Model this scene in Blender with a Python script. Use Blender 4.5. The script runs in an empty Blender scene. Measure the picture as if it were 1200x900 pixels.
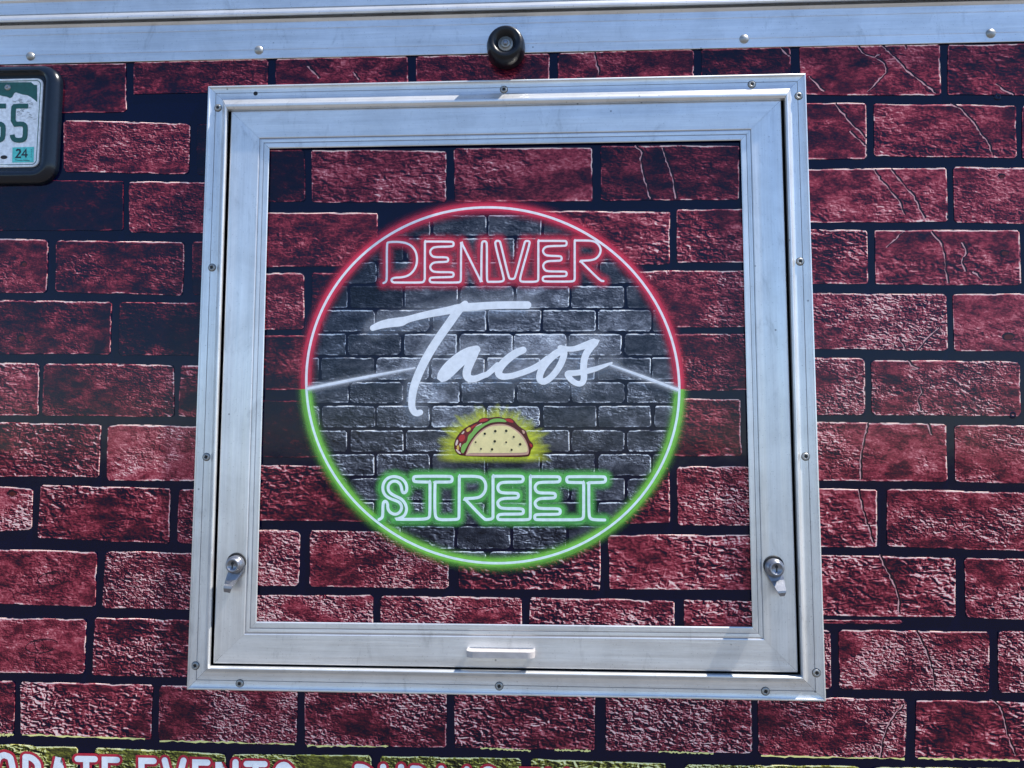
import bpy, math, random
import numpy as np
from mathutils import Vector, Matrix
random.seed(7)
S = bpy.context.scene
COL = S.collection

# ------------------------------------------------------------------ camera
# pose solved from the four corners of the hatch frame (a true rectangle on the trailer wall)
W = 1.02
F = 900.0
R0 = np.array([[.9988, .0008, .0494], [.0020, .9965, -.0838], [-.0493, .0838, .9952]])
_r1 = np.array([.9987, .0012, .0497]); _r2 = np.array([.0016, .9965, -.0842])
_r1 /= np.linalg.norm(_r1); _r2 = _r2 - _r1 * (_r1 @ _r2); _r2 /= np.linalg.norm(_r2)
_r3 = np.cross(_r1, _r2)
Rm = np.array([_r1, _r2, _r3]).T
Tv = -np.array([.5185, .4872, 1.2246]) * W          # frame's lower left corner in camera space
cam_p = -Rm.T @ Tv                                   # camera in wall coordinates (right, up, out)
X0, Z0 = -.51, 1.60 - cam_p[1]
B = np.array([[1, 0, 0], [0, 0, 1], [0, -1, 0]])
Rw = (Rm @ B).T
cam_w = Vector((cam_p[0] + X0, -cam_p[2], cam_p[1] + Z0))
cd = bpy.data.cameras.new('camera'); cam = bpy.data.objects.new('camera', cd); COL.objects.link(cam)
cd.lens = 27.0; cd.sensor_width = 36; cd.clip_start = .02; cd.clip_end = 2000
m = Matrix([[*map(float, Rw[i]), cam_w[i]] for i in range(3)] + [[0, 0, 0, 1]])
cam.matrix_world = m
S.camera = cam
S.render.resolution_x, S.render.resolution_y = 1024, 768

# ------------------------------------------------------------------ light
sun_dir = Vector((.50, -.06, .87)).normalized()      # grazes the wall from the upper right
elev = math.asin(sun_dir.z)
world = bpy.data.worlds.new('World'); S.world = world; world.use_nodes = True
wn = world.node_tree; wn.nodes.clear()
sky = wn.nodes.new('ShaderNodeTexSky'); sky.sky_type = 'NISHITA'; sky.sun_disc = False
sky.sun_elevation = elev; sky.sun_rotation = math.atan2(sun_dir.x, sun_dir.y)
sky.air_density = 1.0; sky.dust_density = .25; sky.ozone_density = 4.5; sky.altitude = 1600
bg = wn.nodes.new('ShaderNodeBackground'); bg.inputs[1].default_value = .12
wo = wn.nodes.new('ShaderNodeOutputWorld')
wn.links.new(sky.outputs[0], bg.inputs[0]); wn.links.new(bg.outputs[0], wo.inputs[0])
sl = bpy.data.lights.new('sun', 'SUN'); sl.energy = 4.8; sl.angle = math.radians(.5); sl.color = (1, .95, .87)
so = bpy.data.objects.new('sun', sl); COL.objects.link(so)
so.rotation_euler = sun_dir.to_track_quat('Z', 'Y').to_euler()
S.view_settings.view_transform = 'Standard'; S.view_settings.look = 'None'
S.view_settings.exposure = 1.15; S.view_settings.gamma = 1
S.view_settings.use_curve_mapping = False

# ------------------------------------------------------------------ helpers
def P(px, py, d=0.0):
    """point of the plane d metres in front of the wall that the photograph shows at (px, py)"""
    v = np.array([(px - 600) / F, -(py - 450) / F, -1.0])
    r = Rm.T @ v
    t = (d - cam_p[2]) / r[2]
    q = cam_p + r * t
    return Vector((q[0] + X0, -d, q[1] + Z0))
PX = (P(601, 450) - P(600, 450)).length              # one photo pixel on the wall, metres

class MB:
    def __init__(s): s.v = []; s.f = []; s.m = []; s.a = []; s.lt = []; s.rb = []; s.sm = []
    def vert(s, p, a=(1, 1, 1, 1), lt=(.05, .05), rb=(.05, .05)):
        s.v.append(tuple(p)); s.a.append(a); s.lt.append(lt); s.rb.append(rb); return len(s.v) - 1
    def face(s, idx, m=0, smooth=False): s.f.append(list(idx)); s.m.append(m); s.sm.append(smooth)
    def quad(s, a, b, c, d, m=0, smooth=False): s.face([s.vert(a), s.vert(b), s.vert(c), s.vert(d)], m, smooth)
    def box(s, lo, hi, m=0):
        x0, y0, z0 = lo; x1, y1, z1 = hi
        i = [s.vert(p) for p in ((x0,y0,z0),(x1,y0,z0),(x1,y1,z0),(x0,y1,z0),(x0,y0,z1),(x1,y0,z1),(x1,y1,z1),(x0,y1,z1))]
        for q in ((0,3,2,1),(4,5,6,7),(0,1,5,4),(1,2,6,5),(2,3,7,6),(3,0,4,7)): s.face([i[k] for k in q], m)
    def build(s, name, mats, parent=None, attrs=False, recalc=True):
        me = bpy.data.meshes.new(name); me.from_pydata(s.v, [], s.f)
        for mt in (mats if isinstance(mats, (list, tuple)) else [mats]): me.materials.append(mt)
        me.polygons.foreach_set('material_index', s.m); me.polygons.foreach_set('use_smooth', s.sm)
        if attrs:
            ca = me.color_attributes.new('tone', 'FLOAT_COLOR', 'POINT')
            ca.data.foreach_set('color', [c for a in s.a for c in a])
            for nm, src in (('lt', s.lt), ('rb', s.rb)):
                at = me.attributes.new(nm, 'FLOAT_VECTOR', 'POINT')
                at.data.foreach_set('vector', [c for a in src for c in (a[0], a[1], 0)])
        me.update()
        if recalc:
            import bmesh
            bm = bmesh.new(); bm.from_mesh(me); bmesh.ops.recalc_face_normals(bm, faces=bm.faces); bm.to_mesh(me); bm.free()
        o = bpy.data.objects.new(name, me); COL.objects.link(o)
        if parent: o.parent = parent
        return o

def thing(name, label, cat, group=None):
    o = bpy.data.objects.new(name, None); COL.objects.link(o)
    o['label'] = label; o['category'] = cat
    if group: o['group'] = group
    o.empty_display_size = .1
    return o

def lathe(mb, c, prof, n=24, m=0, axis_shift=(0, 0), smooth=True, ms=None):
    """prof = [(radius, depth)], spun about the wall's normal at c; axis_shift drifts the centre with depth"""
    rings = []
    for k, (r, d) in enumerate(prof):
        cx = c[0] + axis_shift[0] * d; cz = c[1] + axis_shift[1] * d
        rings.append([mb.vert((cx + r * math.cos(2*math.pi*i/n), -d, cz + r * math.sin(2*math.pi*i/n))) for i in range(n)])
    for k in range(len(rings) - 1):
        for i in range(n):
            mb.face([rings[k][i], rings[k][(i+1) % n], rings[k+1][(i+1) % n], rings[k+1][i]], ms[k] if ms else m, smooth)
    if prof[-1][0] > 1e-5: mb.face(rings[-1], ms[-1] if ms else m)

def resample(pts, step):
    out = [pts[0]]
    for a, b in zip(pts, pts[1:]):
        L = math.dist(a[:2], b[:2]); n = max(1, int(round(L / step)))
        for k in range(1, n + 1): out.append(tuple(a[j] + (b[j] - a[j]) * k / n for j in range(len(a))))
    return out
def chaikin(pts, it=2):
    for _ in range(it):
        o = [pts[0]]
        for a, b in zip(pts, pts[1:]):
            o.append(tuple(.75*p + .25*q for p, q in zip(a, b))); o.append(tuple(.25*p + .75*q for p, q in zip(a, b)))
        o.append(pts[-1]); pts = o
    return pts
def ribbon(mb, pts, width, d, m=0, caps=True, rise=0.0, a=(1,1,1,1)):
    """flat painted stroke through photo points (px,py[,width]) on the plane d"""
    W_ = [(p[2] if len(p) > 2 else width) for p in pts]
    n = len(pts); L = []; Rr = []
    for i in range(n):
        p0 = pts[max(0, i-1)]; p1 = pts[min(n-1, i+1)]
        def nrm(u, w):
            dx, dy = w[0]-u[0], w[1]-u[1]; l = math.hypot(dx, dy) or 1e-9
            return (-dy/l, dx/l)
        if 0 < i < n-1:
            n1 = nrm(pts[i-1], pts[i]); n2 = nrm(pts[i], pts[i+1]); nx, ny = n1[0]+n2[0], n1[1]+n2[1]
            l = math.hypot(nx, ny)
            if l < .5: nx, ny = n1; k = 1
            else: nx /= l; ny /= l; k = 1 / max(.6, nx*n1[0] + ny*n1[1])
        else:
            nx, ny = nrm(p0, p1); k = 1
        h = W_[i] / 2 * k; dd = d + rise * i
        L.append(mb.vert(P(pts[i][0] - nx*h, pts[i][1] - ny*h, dd), a)); Rr.append(mb.vert(P(pts[i][0] + nx*h, pts[i][1] + ny*h, dd), a))
    for i in range(n-1): mb.face([L[i], Rr[i], Rr[i+1], L[i+1]], m)
    if caps:
        for e, q in ((0, 1), (n-1, n-2)):
            dx, dy = pts[e][0]-pts[q][0], pts[e][1]-pts[q][1]; l = math.hypot(dx, dy) or 1; dx /= l; dy /= l
            h = W_[e]/2; dd = d + rise*e
            ids = [mb.vert(P(pts[e][0] + h*(dx*math.cos(t) - dy*math.sin(t)), pts[e][1] + h*(dy*math.cos(t) + dx*math.sin(t)), dd), a)
                   for t in [(-.5 + k/8) * math.pi for k in range(9)]]
            mb.face(ids, m)
def poly(mb, pts, d, m=0):
    mb.face([mb.vert(P(x, y, d)) for x, y in pts], m)

# ------------------------------------------------------------------ materials
def newmat(name):
    mt = bpy.data.materials.new(name); mt.use_nodes = True; nt = mt.node_tree; nt.nodes.clear()
    o = nt.nodes.new('ShaderNodeOutputMaterial'); b = nt.nodes.new('ShaderNodeBsdfPrincipled')
    nt.links.new(b.outputs[0], o.inputs[0]); return mt, nt, b, o
class NT:
    def __init__(s, nt): s.nt = nt
    def n(s, t, **k):
        x = s.nt.nodes.new(t)
        for a, v in k.items(): setattr(x, a, v)
        return x
    def put(s, sock, v):
        if isinstance(v, bpy.types.NodeSocket): s.nt.links.new(v, sock)
        else: sock.default_value = v
    def math(s, op, a, b=0.0, c=0.0, clamp=False):
        x = s.n('ShaderNodeMath', operation=op, use_clamp=clamp); s.put(x.inputs[0], a); s.put(x.inputs[1], b); s.put(x.inputs[2], c); return x.outputs[0]
    def vmath(s, op, a, b):
        x = s.n('ShaderNodeVectorMath', operation=op); s.put(x.inputs[0], a); s.put(x.inputs[1], b); return x.outputs[0]
    def noise(s, vec, scale, detail=2, rough=.5, dist=0.0, color=False):
        x = s.n('ShaderNodeTexNoise'); s.put(x.inputs['Vector'], vec); x.inputs['Scale'].default_value = scale
        x.inputs['Detail'].default_value = detail; x.inputs['Roughness'].default_value = rough; x.inputs['Distortion'].default_value = dist
        return x.outputs[1 if color else 0]
    def ramp(s, v, stops, interp='LINEAR'):
        x = s.n('ShaderNodeValToRGB'); s.put(x.inputs[0], v); e = x.color_ramp.elements; x.color_ramp.interpolation = interp
        while len(e) < len(stops): e.new(.5)
        for k, (p, c) in enumerate(stops): e[k].position = p; e[k].color = (*c, 1) if len(c) == 3 else c
        return x.outputs[0]
    def smooth(s, v, lo, hi, a=0.0, b=1.0):
        x = s.n('ShaderNodeMapRange', interpolation_type='SMOOTHSTEP'); s.put(x.inputs[0], v)
        for k, q in enumerate((lo, hi, a, b)): x.inputs[k+1].default_value = q
        return x.outputs[0]
    def mix(s, f, a, b):
        x = s.n('ShaderNodeMix', data_type='RGBA'); s.put(x.inputs[0], f); s.put(x.inputs[6], a); s.put(x.inputs[7], b); return x.outputs[2]

MORTAR = (.0001, .0015, .020)
WR_ROUGH, WR_IOR = .10, 1.32
def gloss(g, b, vec):
    """glossy laminated vinyl: slight waviness, uneven polish"""
    b.inputs['IOR'].default_value = WR_IOR
    r = g.smooth(g.noise(vec, 9, 4, .6), .3, .7, WR_ROUGH - .03, WR_ROUGH + .06)
    g.put(b.inputs['Roughness'], r)
    bp = g.n('ShaderNodeBump'); bp.inputs['Strength'].default_value = .25; bp.inputs['Distance'].default_value = .002
    g.put(bp.inputs['Height'], g.noise(vec, 14, 3, .5)); return bp

def brick_mat(name, stops, edge, scale=1.0, gain=3.3, bl=1.1):
    mt, nt, b, o = newmat(name); g = NT(nt)
    pos = g.n('ShaderNodeNewGeometry').outputs['Position']
    at = g.n('ShaderNodeAttribute', attribute_name='tone'); sp = g.n('ShaderNodeSeparateColor'); g.put(sp.inputs[0], at.outputs['Color'])
    tone, rel, sd = sp.outputs[0], sp.outputs[1], sp.outputs[2]
    al = g.n('ShaderNodeAttribute', attribute_name='lt'); lt = g.n('ShaderNodeSeparateXYZ'); g.put(lt.inputs[0], al.outputs['Vector'])
    ar = g.n('ShaderNodeAttribute', attribute_name='rb'); rb = g.n('ShaderNodeSeparateXYZ'); g.put(rb.inputs[0], ar.outputs['Vector'])
    cmb = g.n('ShaderNodeCombineXYZ'); g.put(cmb.inputs[1], g.math('MULTIPLY', sd, 37.0))
    st = g.vmath('MULTIPLY', pos, (.62, 0, 1.15))
    sc = g.n('ShaderNodeVectorMath', operation='SCALE'); g.put(sc.inputs[0], st); g.put(sc.inputs['Scale'], g.smooth(sd, 0, 1, .72, 1.35))
    v = g.vmath('ADD', sc.outputs[0], cmb.outputs[0])
    # printed relief: the picture on the vinyl shows crinkled brick faces
    n1 = g.noise(v, 138*scale, 3, .6, .7); n2 = g.noise(g.vmath('ADD', v, (.0010/scale, 0, .0015/scale)), 138*scale, 3, .6, .7)
    emb = g.math('SUBTRACT', n1, n2)
    n3 = g.noise(v, 360*scale, 2, .6); fine = g.math('SUBTRACT', n3, .5)
    blot = g.noise(v, 24*scale, 8, .74, .5)
    patch = g.noise(v, 45*scale, 3, .6, .4)
    tone = g.math('SUBTRACT', tone, g.math('MULTIPLY', g.math('SUBTRACT', rel, .5, 0.0, True), .07))
    relm = g.math('MULTIPLY', rel, g.smooth(g.noise(v, 12*scale, 3, .55), .36, .62, .15, 1.35))
    val = g.math('ADD', tone, g.math('MULTIPLY', g.math('SUBTRACT', blot, .49), bl))
    val = g.math('ADD', val, g.math('MULTIPLY', g.math('SUBTRACT', patch, .52), .75))
    val = g.math('ADD', val, g.math('MULTIPLY', fine, .46))
    val = g.math('ADD', val, g.math('MULTIPLY', g.math('MULTIPLY', emb, relm), gain))
    # highlights painted into the print along the top and right side, fainter at the bottom
    wob = g.math('MULTIPLY', g.math('SUBTRACT', g.noise(v, 150*scale, 2, .5), .5), .0042/scale)
    wob2 = g.math('MULTIPLY', g.math('SUBTRACT', g.noise(v, 60*scale, 1, .5), .5), .004/scale)
    gate = g.smooth(g.noise(v, 38*scale, 2, .5), .40, .52)
    def line(d, w, amt, gt):
        q = g.math('ADD', d, wob2)
        return g.math('MULTIPLY', g.math('MULTIPLY', g.smooth(g.math('ADD', q, g.math('MULTIPLY', wob, .35)), .0006/scale, w/scale, 1, 0), amt), gt)
    et = line(lt.outputs[1],   .0036, .74, g.math('MAXIMUM', g.math('MULTIPLY', gate, 1.0), .6))
    er = line(rb.outputs[0], .0032, .55, gate)
    eb = line(rb.outputs[1], .0036, .45, g.smooth(g.noise(v, 70*scale, 2, .5), .45, .55))
    el = line(lt.outputs[0], .0028, .38, g.smooth(g.noise(v, 60*scale, 2, .5), .5, .58))
    ed = g.math('MAXIMUM', g.math('MAXIMUM', et, er), g.math('MAXIMUM', eb, el))
    ed = g.math('MULTIPLY', ed, g.smooth(g.math('ADD', tone, g.math('MULTIPLY', blot, .3)), .05, .5, .35, 1))
    val = g.math('ADD', val, ed, clamp=True)
    colr = g.ramp(val, stops)
    # ragged outline
    R_ = g.math('MULTIPLY', g.math('ADD', .25, sd), .0075/scale)
    qx = g.math('MAXIMUM', g.math('SUBTRACT', R_, g.math('MINIMUM', lt.outputs[0], rb.outputs[0])), 0.0)
    qy = g.math('MAXIMUM', g.math('SUBTRACT', R_, g.math('MINIMUM', lt.outputs[1], rb.outputs[1])), 0.0)
    dm = g.math('SUBTRACT', R_, g.math('SQRT', g.math('ADD', g.math('MULTIPLY', qx, qx), g.math('MULTIPLY', qy, qy))))
    er2 = g.math('ADD', g.math('ADD', dm, wob2), g.math('MULTIPLY', wob, .6))
    colr = g.mix(g.smooth(er2, -.0001, .0006/scale), (*MORTAR, 1), colr)
    g.put(b.inputs['Base Color'], colr)
    bp = gloss(g, b, pos); nt.links.new(bp.outputs[0], b.inputs['Normal'])
    return mt
RED = brick_mat('red_brick_print', [(0, (.0004, .0020, .017)), (.24, (.012, .003, .016)), (.42, (.095, .008, .020)), (.60, (.34, .038, .060)),
                                    (.80, (.64, .18, .20)), (.93, (.90, .44, .42)), (1, (1.0, .70, .62))], .8)
GREY = brick_mat('grey_brick_print', [(0, (.003, .004, .010)), (.25, (.020, .024, .038)), (.5, (.070, .073, .092)), (.70, (.20, .205, .24)),
                                      (.88, (.42, .44, .5)), (1, (.85, .87, .9))], .8, 1.2, 2.0, 1.35)
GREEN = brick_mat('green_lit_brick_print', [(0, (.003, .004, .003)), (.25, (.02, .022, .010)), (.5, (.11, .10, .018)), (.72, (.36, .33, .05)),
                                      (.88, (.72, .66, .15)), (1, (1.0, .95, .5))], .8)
def flat(name, c, rough=None, alpha_attr=False):
    mt, nt, b, o = newmat(name); g = NT(nt); pos = g.n('ShaderNodeNewGeometry').outputs['Position']
    k = g.smooth(g.noise(pos, 120, 3, .6), .2, .8, .9, 1.06)
    vm = g.n('ShaderNodeVectorMath', operation='SCALE'); vm.inputs[0].default_value = c; g.put(vm.inputs['Scale'], k)
    g.put(b.inputs['Base Color'], vm.outputs[0])
    bp = gloss(g, b, pos); nt.links.new(bp.outputs[0], b.inputs['Normal'])
    if rough: 
        for l in list(b.inputs['Roughness'].links): nt.links.remove(l)
        b.inputs['Roughness'].default_value = rough
    if alpha_attr:
        at = g.n('ShaderNodeAttribute', attribute_name='tone'); sp = g.n('ShaderNodeSeparateColor'); g.put(sp.inputs[0], at.outputs['Color'])
        al = g.math('MULTIPLY', sp.outputs[0], g.smooth(g.noise(pos, 170, 3, .65, .5), .25, .6, .88, 1.0), clamp=True)
        tr = g.n('ShaderNodeBsdfTransparent'); mx = g.n('ShaderNodeMixShader'); g.put(mx.inputs[0], al)
        nt.links.new(tr.outputs[0], mx.inputs[1]); nt.links.new(b.outputs[0], mx.inputs[2]); nt.links.new(mx.outputs[0], o.inputs[0])
    return mt
M_MORTAR = flat('dark_vinyl_joint', MORTAR)
M_CRACKL = flat('crack_edge_print', (.70, .36, .36)); M_CRACKD = flat('crack_dark_print', (.012, .006, .014))
M_WHITE = flat('white_print', (.90, .91, .93)); M_NEONP = flat('pale_pink_print', (1.0, .90, .90)); M_NEONG = flat('pale_mint_print', (.84, 1.0, .94))
M_RGLOW = flat('red_glow_print', (.84, .05, .10), alpha_attr=True); M_GGLOW = flat('green_glow_print', (.26, .68, .09), alpha_attr=True)
M_GGLOW2 = flat('green_word_glow_print', (.16, .62, .13), alpha_attr=True); M_RGLOW2 = flat('red_word_glow_print', (.80, .055, .10), alpha_attr=True)
M_YGLOW = flat('yellow_glow_print', (.92, .96, .06), alpha_attr=True); M_WGLOW = flat('white_glow_print', (.85, .87, .93), alpha_attr=True)
M_RUST = flat('rust_red_print', (.10, .015, .015)); M_YEDGE = flat('yellow_edge_print', (.92, .84, .30)); M_LRED = flat('crimson_outline_print', (.55, .03, .055))

def metal(name, base, r0, r1, brush=(1, 1, 1), speck=True, metallic=.68):
    mt, nt, b, o = newmat(name); g = NT(nt); pos = g.n('ShaderNodeNewGeometry').outputs['Position']
    b.inputs['Metallic'].default_value = metallic
    bp_ = g.vmath('MULTIPLY', pos, brush)
    cl = g.noise(pos, 11, 6, .7, .4); mot = g.noise(bp_, 75, 6, .75)
    k = g.math('ADD', g.smooth(cl, .32, .68, .90, 1.05), g.math('MULTIPLY', g.math('SUBTRACT', mot, .5), .62))
    stain = g.smooth(g.noise(g.vmath('MULTIPLY', pos, (1, 1, .35)), 38, 5, .7, .6), .56, .72)
    k = g.math('SUBTRACT', k, g.math('MULTIPLY', stain, .17))
    if speck:
        for sc_, lo, hi, thr, amt, ch in ((38, .03, .085, .72, .55, 0), (120, .06, .20, .80, .30, 1), (260, .1, .3, .82, .22, 2)):
            vo = g.n('ShaderNodeTexVoronoi'); g.put(vo.inputs['Vector'], pos); vo.inputs['Scale'].default_value = sc_
            wh = g.n('ShaderNodeSeparateColor'); g.put(wh.inputs[0], vo.outputs['Color'])
            dot = g.math('MULTIPLY', g.smooth(vo.outputs['Distance'], lo, hi, 1, 0), g.math('GREATER_THAN', wh.outputs[ch], thr))
            k = g.math('SUBTRACT', k, g.math('MULTIPLY', dot, amt))
        sc2 = g.noise(g.vmath('MULTIPLY', bp_, (1, 1, 1)), 420, 3, .7)
        k = g.math('ADD', k, g.math('MULTIPLY', g.math('SUBTRACT', sc2, .5), .22))
    k = g.math('MAXIMUM', k, .15)
    vm = g.n('ShaderNodeVectorMath', operation='SCALE'); vm.inputs[0].default_value = base; g.put(vm.inputs['Scale'], k)
    g.put(b.inputs['Base Color'], vm.outputs[0])
    rr = g.math('ADD', g.smooth(g.noise(bp_, 30, 5, .65), .3, .7, r0, r1), g.math('MULTIPLY', mot, .14))
    g.put(b.inputs['Roughness'], rr)
    bp = g.n('ShaderNodeBump'); bp.inputs['Strength'].default_value = .22; bp.inputs['Distance'].default_value = .001
    g.put(bp.inputs['Height'], g.noise(bp_, 190, 4, .65)); nt.links.new(bp.outputs[0], b.inputs['Normal'])
    return mt
M_ALU = metal('brushed_aluminium', (.69, .69, .69), .22, .36)
M_ALUH = metal('brushed_aluminium_lengthwise', (.69, .69, .69), .22, .36, brush=(.03, 1, 1))
M_ALUV = metal('brushed_aluminium_upright', (.69, .69, .69), .22, .36, brush=(1, 1, .03))
M_GROOVE_SHADE = metal('shaded_groove_metal', (.26, .26, .28), .4, .5, speck=False)  # darker metal paints shade into the frame and door grooves for depth
M_STEEL = metal('dull_screw_steel', (.34, .34, .33), .3, .45, speck=False)
M_HANDLE = metal('worn_handle_alloy', (.44, .41, .40), .25, .35, speck=False, metallic=.12)
M_CHROME = metal('polished_lock_metal', (.22, .23, .26), .18, .28, speck=False)
def simple(name, c, rough=.5, bump=.2, scale=150, ior=1.5):
    mt, nt, b, o = newmat(name); g = NT(nt); pos = g.n('ShaderNodeNewGeometry').outputs['Position']
    k = g.smooth(g.noise(pos, scale, 4, .6), .25, .75, .8, 1.15)
    vm = g.n('ShaderNodeVectorMath', operation='SCALE'); vm.inputs[0].default_value = c; g.put(vm.inputs['Scale'], k)
    g.put(b.inputs['Base Color'], vm.outputs[0]); b.inputs['Roughness'].default_value = rough; b.inputs['IOR'].default_value = ior
    bp = g.n('ShaderNodeBump'); bp.inputs['Strength'].default_value = bump; bp.inputs['Distance'].default_value = .001
    g.put(bp.inputs['Height'], g.noise(pos, scale*2, 3, .6)); nt.links.new(bp.outputs[0], b.inputs['Normal']); return mt
M_BLACK = simple('black_rubber_seal', (.006, .006, .007), .6)
M_RUBBER = simple('black_moulded_rubber', (.004, .005, .009), .34, .3, ior=1.4)
M_HOLDER = simple('glossy_black_plastic', (.004, .007, .014), .22, .08, ior=1.42)
M_PLATE = simple('white_plate_sheeting', (.86, .87, .88), .35, .05)
M_PGREEN = simple('dark_green_plate_paint', (.012, .10, .075), .35, .05)
M_PGREY = simple('pale_grey_mountain_print', (.45, .46, .48), .4, .05)
M_TEAL = simple('teal_sticker_paper', (.10, .62, .56), .4, .05)
M_INK = simple('black_ink', (.012, .02, .03), .4, .05)
M_BODY = simple('off_white_trailer_skin', (.6, .6, .6), .35, .05, 4)
# lot paving
mt, nt, b, o = newmat('sunlit_concrete_lot'); g = NT(nt); pos = g.n('ShaderNodeNewGeometry').outputs['Position']
g.put(b.inputs['Base Color'], g.ramp(g.noise(pos, 1.4, 6, .6), [(.3, (.085, .078, .07)), (.7, (.14, .13, .118))])); b.inputs['Roughness'].default_value = .9
bp = g.n('ShaderNodeBump'); bp.inputs['Strength'].default_value = .4; g.put(bp.inputs['Height'], g.noise(pos, 60, 4, .7)); nt.links.new(bp.outputs[0], b.inputs['Normal'])
M_LOT = mt

# ------------------------------------------------------------------ ground
gm = MB(); gm.quad((-600, -600, 0), (600, -600, 0), (600, 600, 0), (-600, 600, 0))
go = gm.build('ground', M_LOT); go['kind'] = 'structure'

# ------------------------------------------------------------------ nested rectangles of the hatch
def rect(tl, tr, br, bl): return [tl, tr, br, bl]
def lerp(A, B_, t): return [tuple(a[k] + (b_[k] - a[k]) * t for k in (0, 1)) for a, b_ in zip(A, B_)]
RO = rect((244, 101), (944, 86), (968, 822), (219, 808))          # frame, outer edge
RC = rect((261, 117), (926, 103.7), (945, 799.5), (239.4, 787))       # bead, outer edge
RG = rect((268, 131), (918.2, 118), (937.6, 790.3), (247.2, 779.3))   # gap
RD = rect((271.2, 130.5), (915, 117.5), (935, 788), (250, 777.4))     # door leaf
RS = rect((304, 162), (880, 151.5), (895, 749), (286.7, 742.7))       # inner step
RP = rect((315.8, 174), (868, 164.5), (881.7, 734.7), (300.7, 728.3)) # panel opening

# ------------------------------------------------------------------ food trailer body and wall
truck = thing('food_trailer', 'food trailer side wrapped in a dark red brick picture around the aluminium hatch', 'food trailer')
ZB, ZT = .45, P(600, 30)[2]
XL, XR = -3.2, 3.4
bd = MB(); bd.box((XL, .05, ZB), (XR, 2.3, ZT + .06)); bd.build('body', M_BODY, truck)
wl = MB()
hole = [P(x, y, 0) for x, y in lerp(RC, RG, .6)]
outer = [Vector((XL, 0, ZT)), Vector((XR, 0, ZT)), Vector((XR, 0, ZB)), Vector((XL, 0, ZB))]
for i in range(4):
    j = (i+1) % 4; wl.quad(outer[i], outer[j], hole[j], hole[i])
    wl.quad(hole[i], hole[j], hole[j] + Vector((0, .03, 0)), hole[i] + Vector((0, .03, 0)))
    wl.quad(outer[i], outer[j], outer[j] + Vector((0, .05, 0)), outer[i] + Vector((0, .05, 0)))
wl.build('wall_panel', M_MORTAR, truck, recalc=False)

def brick(parent, q, tone, rel, mat, d0=.0003, h=.0009, scale=1.0, clip=None, cracks=(), jit=.9, step=22, ymax=None):
    """one brick of the wrap, q = four corners (tl,tr,br,bl) in photo pixels"""
    c = [(P(x, y, d0).x, P(x, y, d0).z) for x, y in q]
    per = []
    for i in range(4):
        a, b_ = q[i], q[(i+1) % 4]; L = math.dist(a, b_)
        cut0, cut1 = [random.uniform(.8, 3.4) * (1 if scale == 1 else .5) / L for _ in range(2)]
        n = max(1, int(L / step))
        for k in range(n + 1):
            t = cut0 + (1 - cut0 - cut1) * k / n
            ex = random.uniform(-jit, jit) * .5
            nx, ny = (b_[1]-a[1])/L, -(b_[0]-a[0])/L
            per.append((a[0] + (b_[0]-a[0])*t + nx*ex, a[1] + (b_[1]-a[1])*t + ny*ex))
    if clip: per = clip(per)
    if not per or len(per) < 3: return None
    def dist(p, i):
        (ax, az), (bx, bz) = c[i], c[(i+1) % 4]; l = math.hypot(bx-ax, bz-az)
        return ((bx-ax)*(az-p[1]) - (az-bz)*(p[0]-ax)*-1*0 + 0) / l if False else abs((bx-ax)*(p[1]-az) - (bz-az)*(p[0]-ax)) / l
    mb = MB(); sd = random.random(); at = (tone, rel, sd, 1)
    def addv(px, py, d):
        p = P(px, py, d); e = [dist((p.x, p.z), i) for i in range(4)]
        return mb.vert(p, at, (e[3], e[0]), (e[1], e[2]))
    cx = sum(p[0] for p in per)/len(per); cy = sum(p[1] for p in per)/len(per)
    ci = addv(cx, cy, d0 + h); top = [addv(x, y, d0 + h) for x, y in per]
    low = []
    for x, y in per:
        l = math.hypot(x-cx, y-cy) or 1
        low.append(addv(x + (x-cx)/l*.35, y + (y-cy)/l*.35, d0 - .0002))
    n = len(per)
    for i in range(n):
        j = (i+1) % n; mb.face([ci, top[i], top[j]]); mb.face([top[i], low[i], low[j], top[j]])
    for cr in cracks:
        cr = chaikin(resample([(x + random.uniform(-.3, .3), y) for x, y in cr], 7), 1)
        cr = [(x + random.uniform(-.8, .8), y + random.uniform(-.6, .6), random.choice((.2, .5, .9, 1.3, 1.8))) for x, y in cr]
        ribbon(mb, [(x + 1.6, y - .6, w*1.2 + .9) for x, y, w in cr], 1, d0 + h + .00008, 2, False)
        ribbon(mb, cr, 1, d0 + h + .00016, 1, False)
    o = mb.build('brick', [mat, M_CRACKL, M_CRACKD], parent, attrs=True, recalc=False)
    return o

def Q(tlx, tly, trx, try_, brx, bry, blx, bly): return [(tlx, tly), (trx, try_), (brx, bry), (blx, bly)]
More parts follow.
